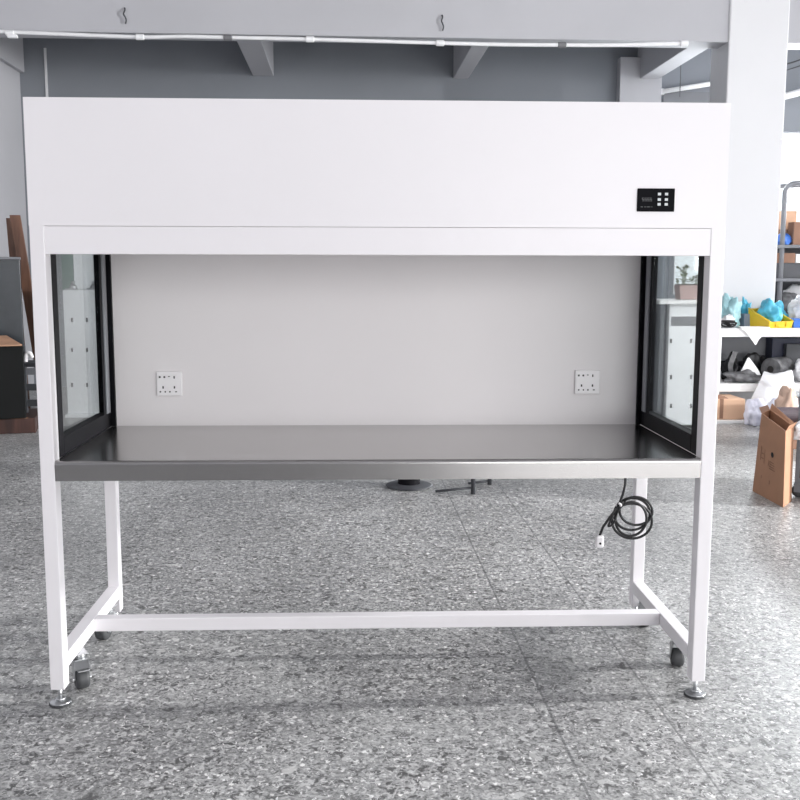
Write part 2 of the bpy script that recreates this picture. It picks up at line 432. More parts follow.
for lab, cx, cy in (('bent dark wire hook high on the beam above the bench left half', 125, 17), ('bent dark wire hook on the beam above the bench middle', 442, 24)):
    c = atY(cx, cy, YB + 0.012)
    bm = bmesh.new()
    tube(bm, smooth_path([(0, 0, .07), (0.004, -.012, .05), (-.006, -.02, .02), (0.006, -.016, -.005), (.012, -.014, -.03), (.004, -.012, -.055)], 5), 0.006, 6)
    o = link('wire_hook', bm, M['dkgrey'], loc=c, smooth=True); tag(o, lab, 'hook', 'wire hooks on the beam')
# wall lamp (a slightly tilted white tube) near the back window
a, b = atY(663, 91.5, YW - 0.06), atY(722, 82, YW - 0.06)
t = thing('tube_lamp', 'tilted white tube lamp on the back wall beside the column', 'lamp', (a + b) / 2)
bm = bmesh.new(); tube(bm, [a - t.location, b - t.location], 0.024, 10); link('tube', bm, M['tube'], t, smooth=True)
d = (b - a).normalized()
for e in (a, b):
    bm = bmesh.new(); q = e - t.location; bx(bm, q.x - 0.015, q.x + 0.015, q.y, 0.06, q.z - 0.03, q.z + 0.03)
    link('end_bracket', bm, M['sill'], t, bevel=0.002)
bm = bmesh.new(); w0 = atY(681, 60, YW - 0.09); w1 = atY(681, 97, YW - 0.09)
tube(bm, [Vector((0, 0, 0)), Vector((0.002, 0, (w1 - w0).z))], 0.004, 6)
o = link('hanging_wire', bm, M['dkgrey'], loc=w0); tag(o, 'thin dark wire hanging in front of the tilted white tube lamp', 'wire')
# wires high on the back wall right of the column
for lab, y0, y1, r, mm in (('thin dark cable sagging across the upper wall right of the column', 66, 56, .008, 'dkgrey'), ('second thin dark cable just under the upper one right of the column', 72, 62, .006, 'dkgrey'),
                       ('thick white pipe slanting above the back window right of the column', 97, 90, .035, 'conduit')):
    a, b = atY(772, y0 + 2.5, YW - 0.12), atY(830, y1 - 8, YW - 0.12)
    bm = bmesh.new(); tube(bm, smooth_path([(0, 0, 0), (b - a) * .5 - Vector((0, 0, .012)), b - a], 6), r, 8)
    o = link('cable' if mm == 'dkgrey' else 'wall_pipe', bm, M[mm], loc=a, smooth=True)
    tag(o, lab, 'cable' if mm == 'dkgrey' else 'pipe')

# ------------------------------------------------------------------ the clean bench
B = thing('clean_bench', 'large white laminar flow clean bench with stainless worktop on four legs', 'clean bench', (0, 0, 0), BETA)
W, T, D = 0.90, 0.038, 0.611
ZL, ZH, ZTOP = 0.085, 1.329, 1.647
wh = M['white']
for sx in (-1, 1):
    for y0, y1 in ((0, 0.045), (D, D + 0.04)):
        xa, xb = sorted((sx * W, sx * (W - T)))
        g = box('leg', xa, xb, y0, y1, ZL, ZH + 0.003, wh, B, bevel=0.0025)
        fy = (y0 + y1) / 2; fx = sx * (W - T / 2)
        bm = bmesh.new()
        lathe(bm, [(0.0055, 0.02), (0.0055, ZL)], 12, (fx, fy, 0))
        lathe(bm, [(0.013, 0.0225), (0.0145, 0.0245), (0.0145, 0.031), (0.010, 0.034)], 6, (fx, fy, 0))
        lathe(bm, [(0.009, 0.0), (0.028, 0.010), (0.029, 0.013), (0.027, 0.017), (0.012, 0.0215), (0.009, 0.024)], 28, (fx, fy, 0))
        fz = (ZL - DROP) / ZL
        for v in bm.verts: v.co.z = DROP + v.co.z * fz
        ft = link('levelling_foot', bm, M['chrome'], B, smooth=True)
        bm = bmesh.new(); lathe(bm, [(0.029, 0.0), (0.031, 0.002), (0.031, 0.008), (0.028, 0.0105)], 28, (fx, fy, 0))
        for v in bm.verts: v.co.z = DROP + v.co.z * fz
        link('rubber_pad', bm, M['rubber'], ft, smooth=True)
    xa, xb = sorted((sx * W, sx * (W - T)))
    box('side_rail', xa, xb, 0.045, D, 0.134, 0.174, wh, B, bevel=0.0025)
    box('side_rail', xa, xb, 0.045, D, 0.672, 0.712, wh, B, bevel=0.0025)
# hanger stubs for the casters, casters with wheels
def fit(bm, x, y):      # squat casters: wheel 58 mm, plate 98 mm above the floor
    for v in bm.verts:
        z = v.co.z; z = z * .885 if z < .066 else .0584 + (z - .066) * (.0396 / .068)
        v.co = Vector((x + (v.co.x - x) * .9, y + (v.co.y - y) * .9, DROP + z))
def caster(x, y, rz):
    bm = bmesh.new()
    R = Matrix.Rotation(rz, 3, 'Z'); C = Vector((x, y, 0))
    vs0 = len(bm.verts)
    bx(bm, -0.03, 0.03, -0.024, 0.024, 0.129, 0.134)
    lathe(bm, [(0.021, 0.108), (0.023, 0.111), (0.023, 0.124), (0.017, 0.129)], 22)
    prof = [(-0.014, 0.110), (0.026, 0.108), (0.044, 0.085), (0.040, 0.030), (0.022, 0.030), (0.004, 0.070)]
    for s in (-1, 1):
        v0 = [bm.verts.new((px, s * 0.0215, pz)) for px, pz in prof]; v1 = [bm.verts.new((px, s * 0.0240, pz)) for px, pz in prof]
        bm.faces.new(v0); bm.faces.new(v1)
        for i in range(6): bm.faces.new((v0[i], v0[(i + 1) % 6], v1[(i + 1) % 6], v1[i]))
    bx(bm, -0.014, 0.032, -0.0205, 0.0205, 0.103, 0.109)
    lathe(bm, [(0.0055, -0.029), (0.0055, 0.029)], 10, (0.031, 0, 0.0325), 'Y')
    # sloping hood over the wheel and brake pedal
    hexa(bm, [(-.016, -.026, .088), (.05, -.026, .068), (.05, .026, .068), (-.016, .026, .088)], [(-.016, -.022, .108), (.024, -.022, .108), (.024, .022, .108), (-.016, .022, .108)])
    bx(bm, 0.046, 0.066, -0.018, 0.018, 0.066, 0.072)
    bmesh.ops.rotate(bm, verts=bm.verts, cent=(0, 0, 0), matrix=R); bmesh.ops.translate(bm, verts=bm.verts, vec=C)
    fit(bm, x, y)
    fk = link('caster', bm, M['chrome'], B, bevel=0.001)
    bm = bmesh.new()
    lathe(bm, [(0.012, -0.020), (0.026, -0.020), (0.0315, -0.016), (0.0325, -0.008), (0.0325, 0.008), (0.0315, 0.016), (0.026, 0.020), (0.012, 0.020)], 28, (0.031, 0, 0.0325), 'Y')
    bmesh.ops.rotate(bm, verts=bm.verts, cent=(0, 0, 0), matrix=R); bmesh.ops.translate(bm, verts=bm.verts, vec=C)
    fit(bm, x, y)
    w = link('wheel', bm, M['rubber'], fk, smooth=True)
    w['label'] = 'dark grey rubber wheel'
caster(-0.866, 0.150, math.radians(-60))
caster(0.893, 0.205, math.radians(82))
caster(-0.882, 0.525, math.radians(-105))
caster(0.885, 0.535, math.radians(80))
box('cross_bar', -W + T, W - T, 0.305, 0.345, 0.134, 0.174, wh, B, bevel=0.0025)
# header housing, front rail
hd = box('header_housing', -W, W, 0, D + 0.04, ZH, ZTOP, wh, B, bevel=0)
box('front_rail', -W + T, W - T, 0.0015, 0.035, 1.2575, ZH - 0.0008, wh, B, bevel=0.001)
bp = box('back_panel', -0.853, 0.853, 0.598, 0.610, 0.712, ZH, M['panel'], B, bevel=0)
# worktop: one folded sheet with a rounded front lip
prof = [(0.600, 0.717)]
r = 0.010
prof += [(0.045, 0.717)]
lipx = -0.001
for k in range(7):
    a = PI / 2 * k / 6
    prof.append((lipx + r - r * math.sin(a), 0.717 - r + r * math.cos(a)))
prof += [(lipx, 0.664), (lipx + 0.003, 0.664), (lipx + 0.003, 0.690), (0.600, 0.690)]
bm = bmesh.new()
va = [bm.verts.new((-W + T + 0.0008, y, z)) for y, z in prof]; vb = [bm.verts.new((W - T - 0.0008, y, z)) for y, z in prof]
bm.faces.new(va); bm.faces.new(vb)
for i in range(len(prof)): bm.faces.new((va[i], va[(i + 1) % len(prof)], vb[(i + 1) % len(prof)], vb[i]))
wt = link('worktop', bm, M['steel'], B); wt['label'] = 'brushed stainless steel worktop with folded front lip'
# side windows: black frame, glass, grey gasket
for sx in (-1, 1):
    xi, xo = sx * (W - T - 0.0005), sx * (W - 0.008)
    xa, xb = sorted((xi, xo))
    bm = bmesh.new()
    z0, z1 = 0.7175, ZH - 0.002
    bx(bm, xa, xb, 0.0455, 0.088, z0, z1); bx(bm, xa, xb, 0.556, 0.597, z0, z1)
    bx(bm, xa, xb, 0.088, 0.556, z0, z0 + 0.050); bx(bm, xa, xb, 0.088, 0.556, z1 - 0.04, z1)
    fr = link('side_window', bm, M['black'], B, bevel=0.0015)
    fr['label'] = 'black framed clear side window'
    xg = sx * (W - T / 2)
    box('glass', xg - 0.003, xg + 0.003, 0.088, 0.556, z0 + 0.05, z1 - 0.04, M['glass'], fr, bevel=0)
    xa, xb = sorted((sx * (W - T - 0.001), sx * (W - T - 0.007)))
    box('gasket', xa, xb, 0.518, 0.556, z0 + 0.05, z1 - 0.04, M['gasket'], fr, bevel=0.001)
    xa, xb = sorted((sx * (W - T - 0.001), sx * (W - T - 0.003)))
    box('edge_strip', xa, xb, 0.494, 0.518, z0 + 0.05, z1 - 0.04, M['black'], fr, bevel=0.0005)
    xa, xb = sorted((sx * 0.861, sx * 0.848))
    box('corner_seal', xa, xb, 0.5855, 0.5985, z0, ZH - 0.002, M['black'], fr, bevel=0.001)
# control panel
inv = Matrix.Rotation(-BETA, 3, 'Z')
def bench_at(u, v, yl):
    """the point of the bench's own plane y = yl seen at a pixel, in bench coordinates"""
    o = inv @ (CAM + Vector((0, 0, DROP))); d = inv @ ray(u, v); return o + d * ((yl - o.y) / d.y)
a, b = bench_at(637, 211.5, -0.003), bench_at(675, 188.5, -0.003)
cp = box('control_panel', a.x, b.x, -0.004, 0.002, a.z, b.z, M['ctrl'], B, bevel=0.001)
cp['label'] = 'black touch control panel with six pale keys'
w_, h_ = b.x - a.x, b.z - a.z
for i in range(3):
    for j in range(2):
        cx = a.x + w_ * (0.585, 0.775)[j]; cz = a.z + h_ * (0.755, 0.52, 0.315)[i]
        bm = bmesh.new(); ky = 0.0042
        bx(bm, cx - 0.0042, cx + 0.0042, -0.0048, -0.0038, cz - 0.0034, cz + 0.0034)
        link('key', bm, M['key'], cp, bevel=0.0006)
bm = bmesh.new()
for k in range(4):          # faint seven-segment read-out, switched off
    cx = a.x + w_ * (0.15 + 0.07 * k); cz = a.z + h_ * 0.52
    for (dx, dz, ww, hh) in ((0, .004, .004, .0008), (0, 0, .004, .0008), (0, -.004, .004, .0008), (-.002, .002, .0008, .004), (.002, -.002, .0008, .004)):
        bx(bm, cx + dx - ww / 2, cx + dx + ww / 2, -0.0044, -0.0038, cz + dz - hh / 2, cz + dz + hh / 2)
link('readout', bm, M['dimkey'], cp)
bm = bmesh.new()
for k, ww in enumerate((.006, .004, .008, .003)):
    cx = a.x + w_ * (0.12 + 0.09 * k); cz = a.z + h_ * 0.2
    bx(bm, cx - ww / 2, cx + ww / 2, -0.0044, -0.0038, cz - .0006, cz + .0006)
link('printed_line', bm, M['dimkey'], cp)
# sockets
for (u0, v0, u1, v1) in ((157, 371.5, 182, 396), (574.5, 370, 600, 394)):
    a, b = bench_at(u0, v1, 0.592), bench_at(u1, v0, 0.592)
    bm = bmesh.new(); bx(bm, a.x, b.x, 0.588, 0.5982, a.z, b.z)
    so = link('power_socket', bm, M['plastic'], B, bevel=0.003)
    so['label'] = 'white wall socket plate'
    w_, h_ = b.x - a.x, b.z - a.z
    for fx, fz, ww, hh in ((.14, .78, .0028, .0028), (.32, .78, .0028, .0028), (.50, .80, .003, .0012), (.70, .77, .002, .004),
                           (.26, .36, .0022, .004), (.70, .36, .0022, .004), (.15, .18, .0024, .0022), (.34, .18, .002, .0024), (.52, .18, .0024, .0022), (.76, .18, .003, .0016)):
        cx, cz = a.x + w_ * fx, a.z + h_ * fz
        bm = bmesh.new(); bx(bm, cx - ww, cx + ww, 0.5866, 0.5884, cz - hh, cz + hh)
        link('pin_slot', bm, M['hole'], so)
    bm = bmesh.new()
    bx(bm, a.x + w_ * .06, b.x - w_ * .12, 0.5872, 0.5882, a.z + h_ * .08, a.z + h_ * .92)
    link('socket_insert', bm, M['plastic'], so, bevel=0.0006)
# power cord hanging from the underside, coiled
YC = 0.33
def q(u, v, dy=0.0): return bench_at(u, v, YC + dy)
cen = q(629, 515)
scx = (q(640, 515) - q(620, 515)).x / 20
loops = []
def ell(cu, cv, ru, rv, a0, a1, dy0, dy1, n=26, tilt=0.0):
    out = []
    for i in range(n + 1):
        t_ = i / n; a_ = a0 + (a1 - a0) * t_
        du, dv = ru * math.cos(a_), rv * math.sin(a_)
        du, dv = du * math.cos(tilt) - dv * math.sin(tilt), du * math.sin(tilt) + dv * math.cos(tilt)
        out.append(q(cu + du, cv + dv, dy0 + (dy1 - dy0) * t_))
    return out
top = bench_at(626, 470, YC); top.z = 0.688
path = [top, q(625.2, 485), q(623, 494), q(620, 502), q(617, 508)]
path += ell(632, 514, 18, 16, PI * 0.95, -PI * 1.05, 0.0, 0.012, 30, -0.15)
path += ell(632, 521, 20, 17.5, PI * 1.05, -PI * 0.95, 0.012, -0.006, 34, 0.05)
path += ell(636, 511, 16.5, 14, PI * 1.2, -PI * 0.75, -0.006, 0.006, 30, 0.1)
path += ell(631, 519, 15.5, 17, PI * 1.1, -PI * 1.0, 0.006, -0.008, 30, 0.25)
path += [q(617, 508, -.008), q(610, 517, -0.008), q(603, 527, -0.006), q(599.5, 536, -0.006)]
bm = bmesh.new(); tube(bm, path, 0.0041, 8)
co = link('power_cord', bm, M['cord'], B, smooth=True); co['label'] = 'black coiled power cord with white plug'
bm = bmesh.new()
tube(bm, smooth_path([q(618.5, 503, -.012), q(621, 505, -.013), q(619, 507.5, .004), q(616.5, 505.5, .004)], 4), 0.0035, 6)
link('cable_tie', bm, M['plastic'], co, smooth=True)
bm = bmesh.new()
tube(bm, smooth_path([q(613, 515, -.01), q(609, 524, -.01), q(608.5, 526, -.01), q(612, 525, -.01), q(615, 520, -.01)], 5), 0.0036, 6)
link('cord_tail', bm, M['cord'], co, smooth=True)
p = q(599.3, 541.5, -0.006)
bm = bmesh.new(); bx(bm, p.x - 0.0125, p.x + 0.0125, p.y - 0.012, p.y + 0.012, p.z - 0.018, p.z + 0.02)
pg = link('plug', bm, M['plastic'], co, bevel=0.006, seg=3)
pg['label'] = 'white plug'
bm = bmesh.new(); lathe(bm, [(0.0036, -0.0135), (0.0036, -0.006)], 10, (p.x, p.y, p.z - 0.003), 'Y'); 
link('screw_hole', bm, M['hole'], co)

for ch in list(B.children): ch.location.z -= DROP

# ------------------------------------------------------------------ things under / behind the bench
p = floor_at(409, 486)
t = thing('pedestal', 'low black pedestal foot standing on the floor behind the bench', 'pedestal', p)
bm = bmesh.new(); lathe(bm, [(0.125, 0.0), (0.13, 0.006), (0.122, 0.010), (0.07, 0.016), (0.05, 0.018)], 28); link('base', bm, M['dkgrey'], t, smooth=True)
bm = bmesh.new(); lathe(bm, [(0.062, 0.012), (0.062, 0.30), (0.05, 0.32)], 28); link('drum', bm, M['black'], t, bevel=0.004)
bm = bmesh.new(); lathe(bm, [(0.03, 0.31), (0.03, 0.62), (0.16, 0.63), (0.16, 0.67)], 24); link('seat', bm, M['black'], t, bevel=0.004)
p = floor_at(397 - 2, 0 + 483)
a = floor_at(473, 494); b = floor_at(489.5, 484.5)
sw = b.x - a.x
t = thing('stool', 'thin legged dark metal stool standing behind the bench', 'stool', ((a.x + b.x) / 2 - 0.0, (a.y + b.y) / 2, 0))
o_ = Vector(t.location)
for dx, dy, rr in ((a.x, a.y, .012), (b.x, b.y, .012), (a.x + .32, a.y + .04, .012), (b.x - .42, b.y + .0, .012)):
    if dx in (a.x + .32, b.x - .42): continue
    bm = bmesh.new(); tube(bm, [(dx - o_.x, dy - o_.y, 0), (dx - o_.x, dy - o_.y, 0.50)], rr, 10); link('leg', bm, M['dkgrey'], t, smooth=True)
for dx, dy in ((a.x - 0.15, b.y + 0.05), (b.x + 0.12, a.y + 0.02)):
    pass
for p_, q_ in (((a.x - o_.x, a.y - o_.y, 0.035), (a.x - o_.x - 0.20, a.y - o_.y + 0.02, 0.012)), ((b.x - o_.x, b.y - o_.y, 0.02), (b.x - o_.x - 0.12, b.y - o_.y, 0.008))):
    bm = bmesh.new(); tube(bm, [p_, q_], 0.007, 8); link('foot_bar', bm, M['dkgrey'], t, smooth=True)
box('seat', -0.2, 0.2, -0.17, 0.17, 0.48, 0.52, M['black'], t, bevel=0.008)

# ------------------------------------------------------------------ white slotted cabinets seen through the side glass
def slot_cabinet(label, u0, u1, vb, vtop, rows, ucols, shelf=False, lip=True):
    a = floor_at(u0, vb); b = floor_at(u1, vb)
    y = a.y
    top = atY((u0 + u1) / 2, vtop, y).z
    w = b.x - a.x
    t = thing('slotted_cabinet', label, 'cabinet', ((a.x + b.x) / 2, y, 0))
    c = Vector(t.location)
    dp = 0.34
    box('body', -w / 2, w / 2, 0.0, dp, 0.0 if shelf else 0.02, top, M['offwhite'], t, bevel=0.004)
    k = 0
    for v in rows:
        for u in ucols:
            p = atY(u, v, y) - c
            bm = bmesh.new(); bx(bm, p.x - 0.008, p.x + 0.008, -0.002, 0.004, p.z - 0.017, p.z + 0.017)
            link('slot', bm, M['hole'], t, bevel=0.002)
    return t, c, w, top, dp
t, c, w, top, dp = slot_cabinet('narrow white slotted cabinet seen through the left side window', 68, 101, 417, 290, (320, 350, 385), (72, 87))
bm = bmesh.new(); bx(bm, -w / 2 - .01, w / 2 + .01, -0.05, 0.0, 0.0, 0.03); link('foot_lip', bm, M['offwhite'], t, bevel=0.004)
for u in (71, 92):
    p = atY(u, 287, c.y) - c
    bm = bmesh.new(); lathe(bm, [(0.02, top), (0.03, top + .012), (0.03, top + .03), (0.012, top + .05), (0.018, top + .07)], 16, (p.x, 0.06, 0))
    bx(bm, p.x - .055, p.x + .03, 0.03, 0.09, top, top + 0.014)
    link('clamp', bm, M['chrome'], t, smooth=False, bevel=0.002)
# tall white board and green pane standing on the floor behind it
y2 = c.y + dp + 0.05
a, b = atY(75, 300, y2), atY(98, 300, y2)
o = box('white_board', 0, b.x - a.x, 0, 0.03, 0, 1.62, M['offwhite'], bevel=0.003); o.location = (a.x, y2, 0)
tag(o, 'tall white board standing behind the cabinet beyond the left side window', 'board')
a, b = atY(63, 300, y2), atY(74.5, 300, y2)
o = box('green_pane', 0, b.x - a.x, 0, 0.012, 0, 1.7, M['greenglass'], bevel=0.002); o.location = (a.x, y2, 0)
tag(o, 'narrow dark green glass pane standing beside the tall white board', 'glass pane')

t, c, w, top, dp = slot_cabinet('narrow white slotted cabinet with overhanging top beyond the right side window', 665, 711, 428, 304, (341, 377, 406), (671, 691))
p0, p1 = atY(659, 300, c.y - .05) - c, atY(706, 300, c.y - .05) - c
bm = bmesh.new(); bx(bm, p0.x, w / 2 + .02, -0.06, dp + .02, top, top + 0.03); ct = link('top_board', bm, M['ttop'], t, bevel=0.004)
za, zb = atY(680, 326, c.y).z, atY(680, 316.5, c.y).z
bm = bmesh.new(); bx(bm, -w / 2 + .015, w / 2 - .01, -0.003, 0.005, za, zb); link('recess', bm, M['greysteel'], t, bevel=0.001)
box('side_panel', -w / 2 - 0.055, -w / 2 - 0.004, 0.05, dp, 0, top, M['greysteel'], t, bevel=0.003)
# planter on the cabinet
pl = thing('planter', 'pinkish trough planter with a small bushy plant on the white cabinet', 'planter', c + Vector((0.035, 0.15, top + 0.03)))
bm = bmesh.new()
hexa(bm, [(-.10, -.055, 0), (.12, -.055, 0), (.12, .055, 0), (-.10, .055, 0)], [(-.115, -.065, .11), (.135, -.065, .11), (.135, .065, .11), (-.115, .065, .11)])
link('trough', bm, M['terra'], pl, bevel=0.005)
bm = bmesh.new(); bx(bm, -.105, .125, -.055, .055, .105, .117); link('soil', bm, M['soil'], pl)
bm = bmesh.new(); rnd = random.Random(3)
for k in range(150):
    bx_ = rnd.choice((-.07, -.06, -.05, .03, .09)); hh = rnd.uniform(.12, .25 if bx_ < 0 else .17)
    p = Vector((bx_ + rnd.gauss(0, .03), rnd.gauss(0, .025), hh)); a_ = rnd.uniform(0, 2 * PI); el = rnd.uniform(-.3, .8); ln = rnd.uniform(.03, .05)
    d = Vector((math.cos(a_) * math.cos(el), math.sin(a_) * math.cos(el), math.sin(el))); s = d.cross(Vector((0, 0, 1))).normalized() * ln * .35
    v = [bm.verts.new(p), bm.verts.new(p + d * ln * .5 + s), bm.verts.new(p + d * ln), bm.verts.new(p + d * ln * .5 - s)]
    bm.faces.new(v)
link('foliage', bm, M['leaf'], pl)
for bx_ in (-.07, -.06, -.05, .03, .09):
    bm = bmesh.new(); tube(bm, [(bx_, 0, .115), (bx_ + .008, .005, .24 if bx_ < 0 else .16)], .003, 6); link('stem', bm, M['leaf'], pl)

# ------------------------------------------------------------------ left side: black cabinet, boards
a = floor_at(-60, 440); b = floor_at(34, 421)
yb = floor_at(10, 431).y
bxr = b.x
plw = floor_at(37, 424).x - XL - 0.02
pl = box('timber_plinth', 0, plw, 0, 0.55, 0, 0.11, M['plinth'], bevel=0.004)
pl.location = (floor_at(37, 424).x + .14 - plw, floor_at(20, 437).y + .02, 0); pl.rotation_euler = (0, 0, math.radians(12))
tag(pl, 'low dark mahogany timber plinth lying on the floor left of the bench', 'plinth')
bm = bmesh.new(); bx(bm, 0.0, plw - .05, 0.004, 0.022, 0.109, 0.1125); o = link('raw_edge', bm, M['edge'], pl); o['label'] = 'pale raw timber edge'
ycab = pl.location.y + 0.12
xr = atY(24.5, 380, ycab).x
zc = atY(10, 346, ycab).z
t = thing('black_crate', 'matt black crate with an open pale board lid standing on the mahogany plinth', 'crate', (xr - 0.25 * math.cos(0.31), ycab - 0.25 * math.sin(0.31) + 0.0, 0.113), 0.31)
box('body', -0.25, 0.25, 0.02, 0.30, 0, zc - 0.113, M['blackbox'], t, bevel=0.004)
bm = bmesh.new()
zt = zc - 0.113
hexa(bm, [(-.25, .0, zt + .001), (.245, .0, zt + .001), (.14, .30, zt + .05), (-.25, .30, zt + .05)], [(-.25, .0, zt + .011), (.245, .0, zt + .011), (.14, .30, zt + .06), (-.25, .30, zt + .06)])
o = link('lid', bm, M['edge'], t); o['label'] = 'pale brown board lid'
bm = bmesh.new(); bx(bm, -0.25, 0.25, 0.018, 0.020, 0.0, 0.0)
bm.free()
# glossy dark cabinet behind
yd = ycab + 0.62
xr2 = atY(21.5, 300, yd).x; zt2 = atY(10, 257, yd).z
t = thing('dark_cabinet', 'tall dark glossy cabinet standing behind the black crate at the wall', 'cabinet', (xr2 - 0.19 * math.cos(.3), yd - 0.19 * math.sin(.3), 0), 0.30)
xl_ = max(XL + 0.20, xr2 - 0.6) - (xr2 - 0.19)
box('body', xl_, 0.19, 0, 0.4, 0, zt2 - 0.02, M['darkcab'], t, bevel=0.004)
box('top_edge', xl_, 0.195, -0.01, 0.4, zt2 - 0.02, zt2, M['greysteel'], t, bevel=0.003)
# two leaning boards
def lean(label, ub, vb, ut, vt, yb_, yt_, w_, tk):
    b_ = atY(ub, vb, yb_); t_ = atY(ut, vt, yt_)
    bm = bmesh.new()
    d = t_ - b_
    hexa(bm, [(-w_ / 2, 0, 0), (w_ / 2, 0, 0), (w_ / 2, tk, 0), (-w_ / 2, tk, 0)],
         [(d.x - w_ / 2, d.y, d.z), (d.x + w_ / 2, d.y, d.z - 0.0), (d.x + w_ / 2, d.y + tk, d.z), (d.x - w_ / 2, d.y + tk, d.z)])
    o = link('leaning_board', bm, M['board'], loc=b_, bevel=0.003)
    return tag(o, label, 'board', 'brown boards leaning at the left')
yq = yd + 0.41
lean('wide brown board leaning behind the dark glossy cabinet, tips left', 31, 0, 14.5, 215, yd - 0.06, yd + 0.22, 0.075, 0.022)
bo = bpy.data.objects['leaning_board']
# stand it on the floor: recompute with a floor foot
def lean_floor(o, foot_u, foot_y, ut, vt, yt_, w_, tk):
    r = ray(foot_u, 400); s = (foot_y - CAM.y) / r.y
    b_ = Vector((CAM.x + r.x * s, foot_y, 0)); t_ = atY(ut, vt, yt_); d = t_ - b_
    me = o.data; co = [(-w_ / 2, 0, 0), (w_ / 2, 0, 0), (w_ / 2, tk, 0), (-w_ / 2, tk, 0)]
    for i, c_ in enumerate(co):
        me.vertices[i].co = c_; me.vertices[i + 4].co = Vector(c_) + d
    o.location = b_
lean_floor(bo, 47, yd + 0.44, 14.5, 215, yd + 0.62, 0.085, 0.022)
b2 = lean('narrow dark brown board leaning beside the wide one behind the cabinet', 14, 0, 10.5, 215, yd + .3, yd + .4, 0.04, 0.02)
lean_floor(b2, 26, yd + 0.50, 9.5, 218, yd + 0.68, 0.06, 0.022)
# metal trestle with a white tap-like fitting between the crate and the bench leg
xa = atY(25, 380, ycab + .32).x; xb_ = atY(43, 380, ycab + .32).x
t = thing('metal_trestle', 'dark metal trestle with grey rungs between the black crate and the bench leg', 'trestle', ((xa + xb_) / 2, ycab + .32, 0))
hw = (xb_ - xa) / 2
for s in (-1, 1): box('post', s * hw - .012, s * hw + .012, -0.012, .012, 0, 0.62, M['dkgrey'], t, bevel=0.002)
for z_, mm in ((.16, 'dkgrey'), (.28, 'dkgrey'), (.40, 'greysteel'), (.46, 'dkgrey')):
    box('rung', -hw + .012, hw - .012, -0.01, .01, z_, z_ + .05, M[mm], t, bevel=0.002)
bm = bmesh.new(); tube(bm, smooth_path([(-hw + .02, -.03, .50), (-hw + .03, -.03, .56), (-hw + .055, -.03, .565), (-hw + .07, -.03, .53)], 5), .016, 10)
o = link('fitting', bm, M['plastic'], t, smooth=True); o['label'] = 'white bent fitting'
box('tray', -hw + .012, hw - .012, -0.05, .03, .485, .50, M['dkgrey'], t, bevel=0.002)

# ------------------------------------------------------------------ right side: table with clutter
ZT = 0.73
YT = atZ(760, 328.5, ZT).y
tx0 = atY(716, 340, YT).x; tx1 = tx0 + 1.5
TD = YB - YT - 0.02
t = thing('work_table', 'white topped two tier work table covered in bags beside the column', 'table', ((tx0 + tx1) / 2, YT, 0))
h = (tx1 - tx0) / 2
zlip = atY(760, 337, YT).z
box('tabletop', -h, h, 0, TD, zlip, ZT, M['ttop'], t, bevel=0.006)
zs1 = atY(735, 383.5, YT + .02).z; zs0 = atY(735, 391.5, YT + .02).z
for x in (-h + .012, h - .052):
    for y in (.01, TD - .05):
        box('leg', x, x + .04, y, y + .04, 0, zlip, M['ttop'], t, bevel=0.003)
box('lower_shelf', -h + .01, h - .01, .005, TD - .01, zs0, zs1, M['ttop'], t, bevel=0.004)
box('back_board', -h + .05, h - .05, TD - .012, TD - .004, zs1 + .1, zlip, M['greysteel'], t, bevel=0)
OT = t
yy = lambda f: YT + TD * f
def on(u, v, yv, z):      # x at a pixel column on plane yv, z fixed
    p = atY(u, v, yv); return Vector((p.x, yv, z))
def bag(name, label, cat, u0, u1, vt, vbot, f, z, m, depth=.2, seed=1, amp=.28, group=None, rz=0, spikes=0.0):
    yv = yy(f)
    a_, b_ = atY(u0, vbot, yv), atY(u1, vbot, yv); tp = atY((u0 + u1) / 2, vt, yv).z
    o = crumple(name, (b_.x - a_.x, depth, tp - z), M[m], seed, amp, loc=((a_.x + b_.x) / 2, yv, z), rz=rz, spikes=spikes)
    return tag(o, label, cat, group)
G1 = 'plastic bags on the work table'
bag('plastic_bag', 'pale see-through cyan bag at the bench end of the work table', 'bag', 719, 741, 293, 318, .55, ZT, 'palecyan', .22, 3, .35, G1, spikes=.5)
bag('plastic_bag', 'small bright cyan bag between the pale bag and the yellow bin', 'bag', 739, 753, 296, 318, .75, ZT, 'cyan', .16, 5, .4, G1, spikes=.4)
bag('plastic_bag', 'bulging white bag on the table above the blue tub', 'bag', 787, 815, 295, 318, .72, ZT, 'wbag', .2, 9, .3, G1)
# yellow pick bin, tilted back, with a cyan bag in it
yv = yy(.12)
fa, fb = atY(767, 331, yv), atY(793, 331, yv)
bw = fb.x - fa.x
bn = thing('storage_bin', 'yellow open front storage bin heaped with cyan bag on the table', 'bin', ((fa.x + fb.x) / 2, yv, ZT), math.radians(16))
fh = atY(780, 321.5, yv).z - ZT; bh = atY(753, 308, yv + .3).z - ZT
L_ = .25; k_ = .004
bm = bmesh.new(); bx(bm, -bw / 2, bw / 2, 0, L_, 0, .006); link('bin_floor', bm, M['yellow'], bn)
bm = bmesh.new(); hexa(bm, [(-bw / 2, 0, 0), (bw / 2, 0, 0), (bw / 2, .006, 0), (-bw / 2, .006, 0)], [(-bw / 2 - .006, -.012, fh), (bw / 2 + .006, -.012, fh), (bw / 2 + .006, -.006, fh), (-bw / 2 - .006, -.006, fh)])
fp = link('front_panel', bm, M['yellow'], bn)
bm = bmesh.new()
for x0, x1, z0, z1 in ((-.055, .05, .050, .055), (-.055, -.05, .012, .05), (.045, .05, .012, .05), (-.03, .028, .012, .02)):
    bx(bm, x0, x1, -.0165, -.002, z0, z1)
link('label_holder', bm, M['yellow'], fp)
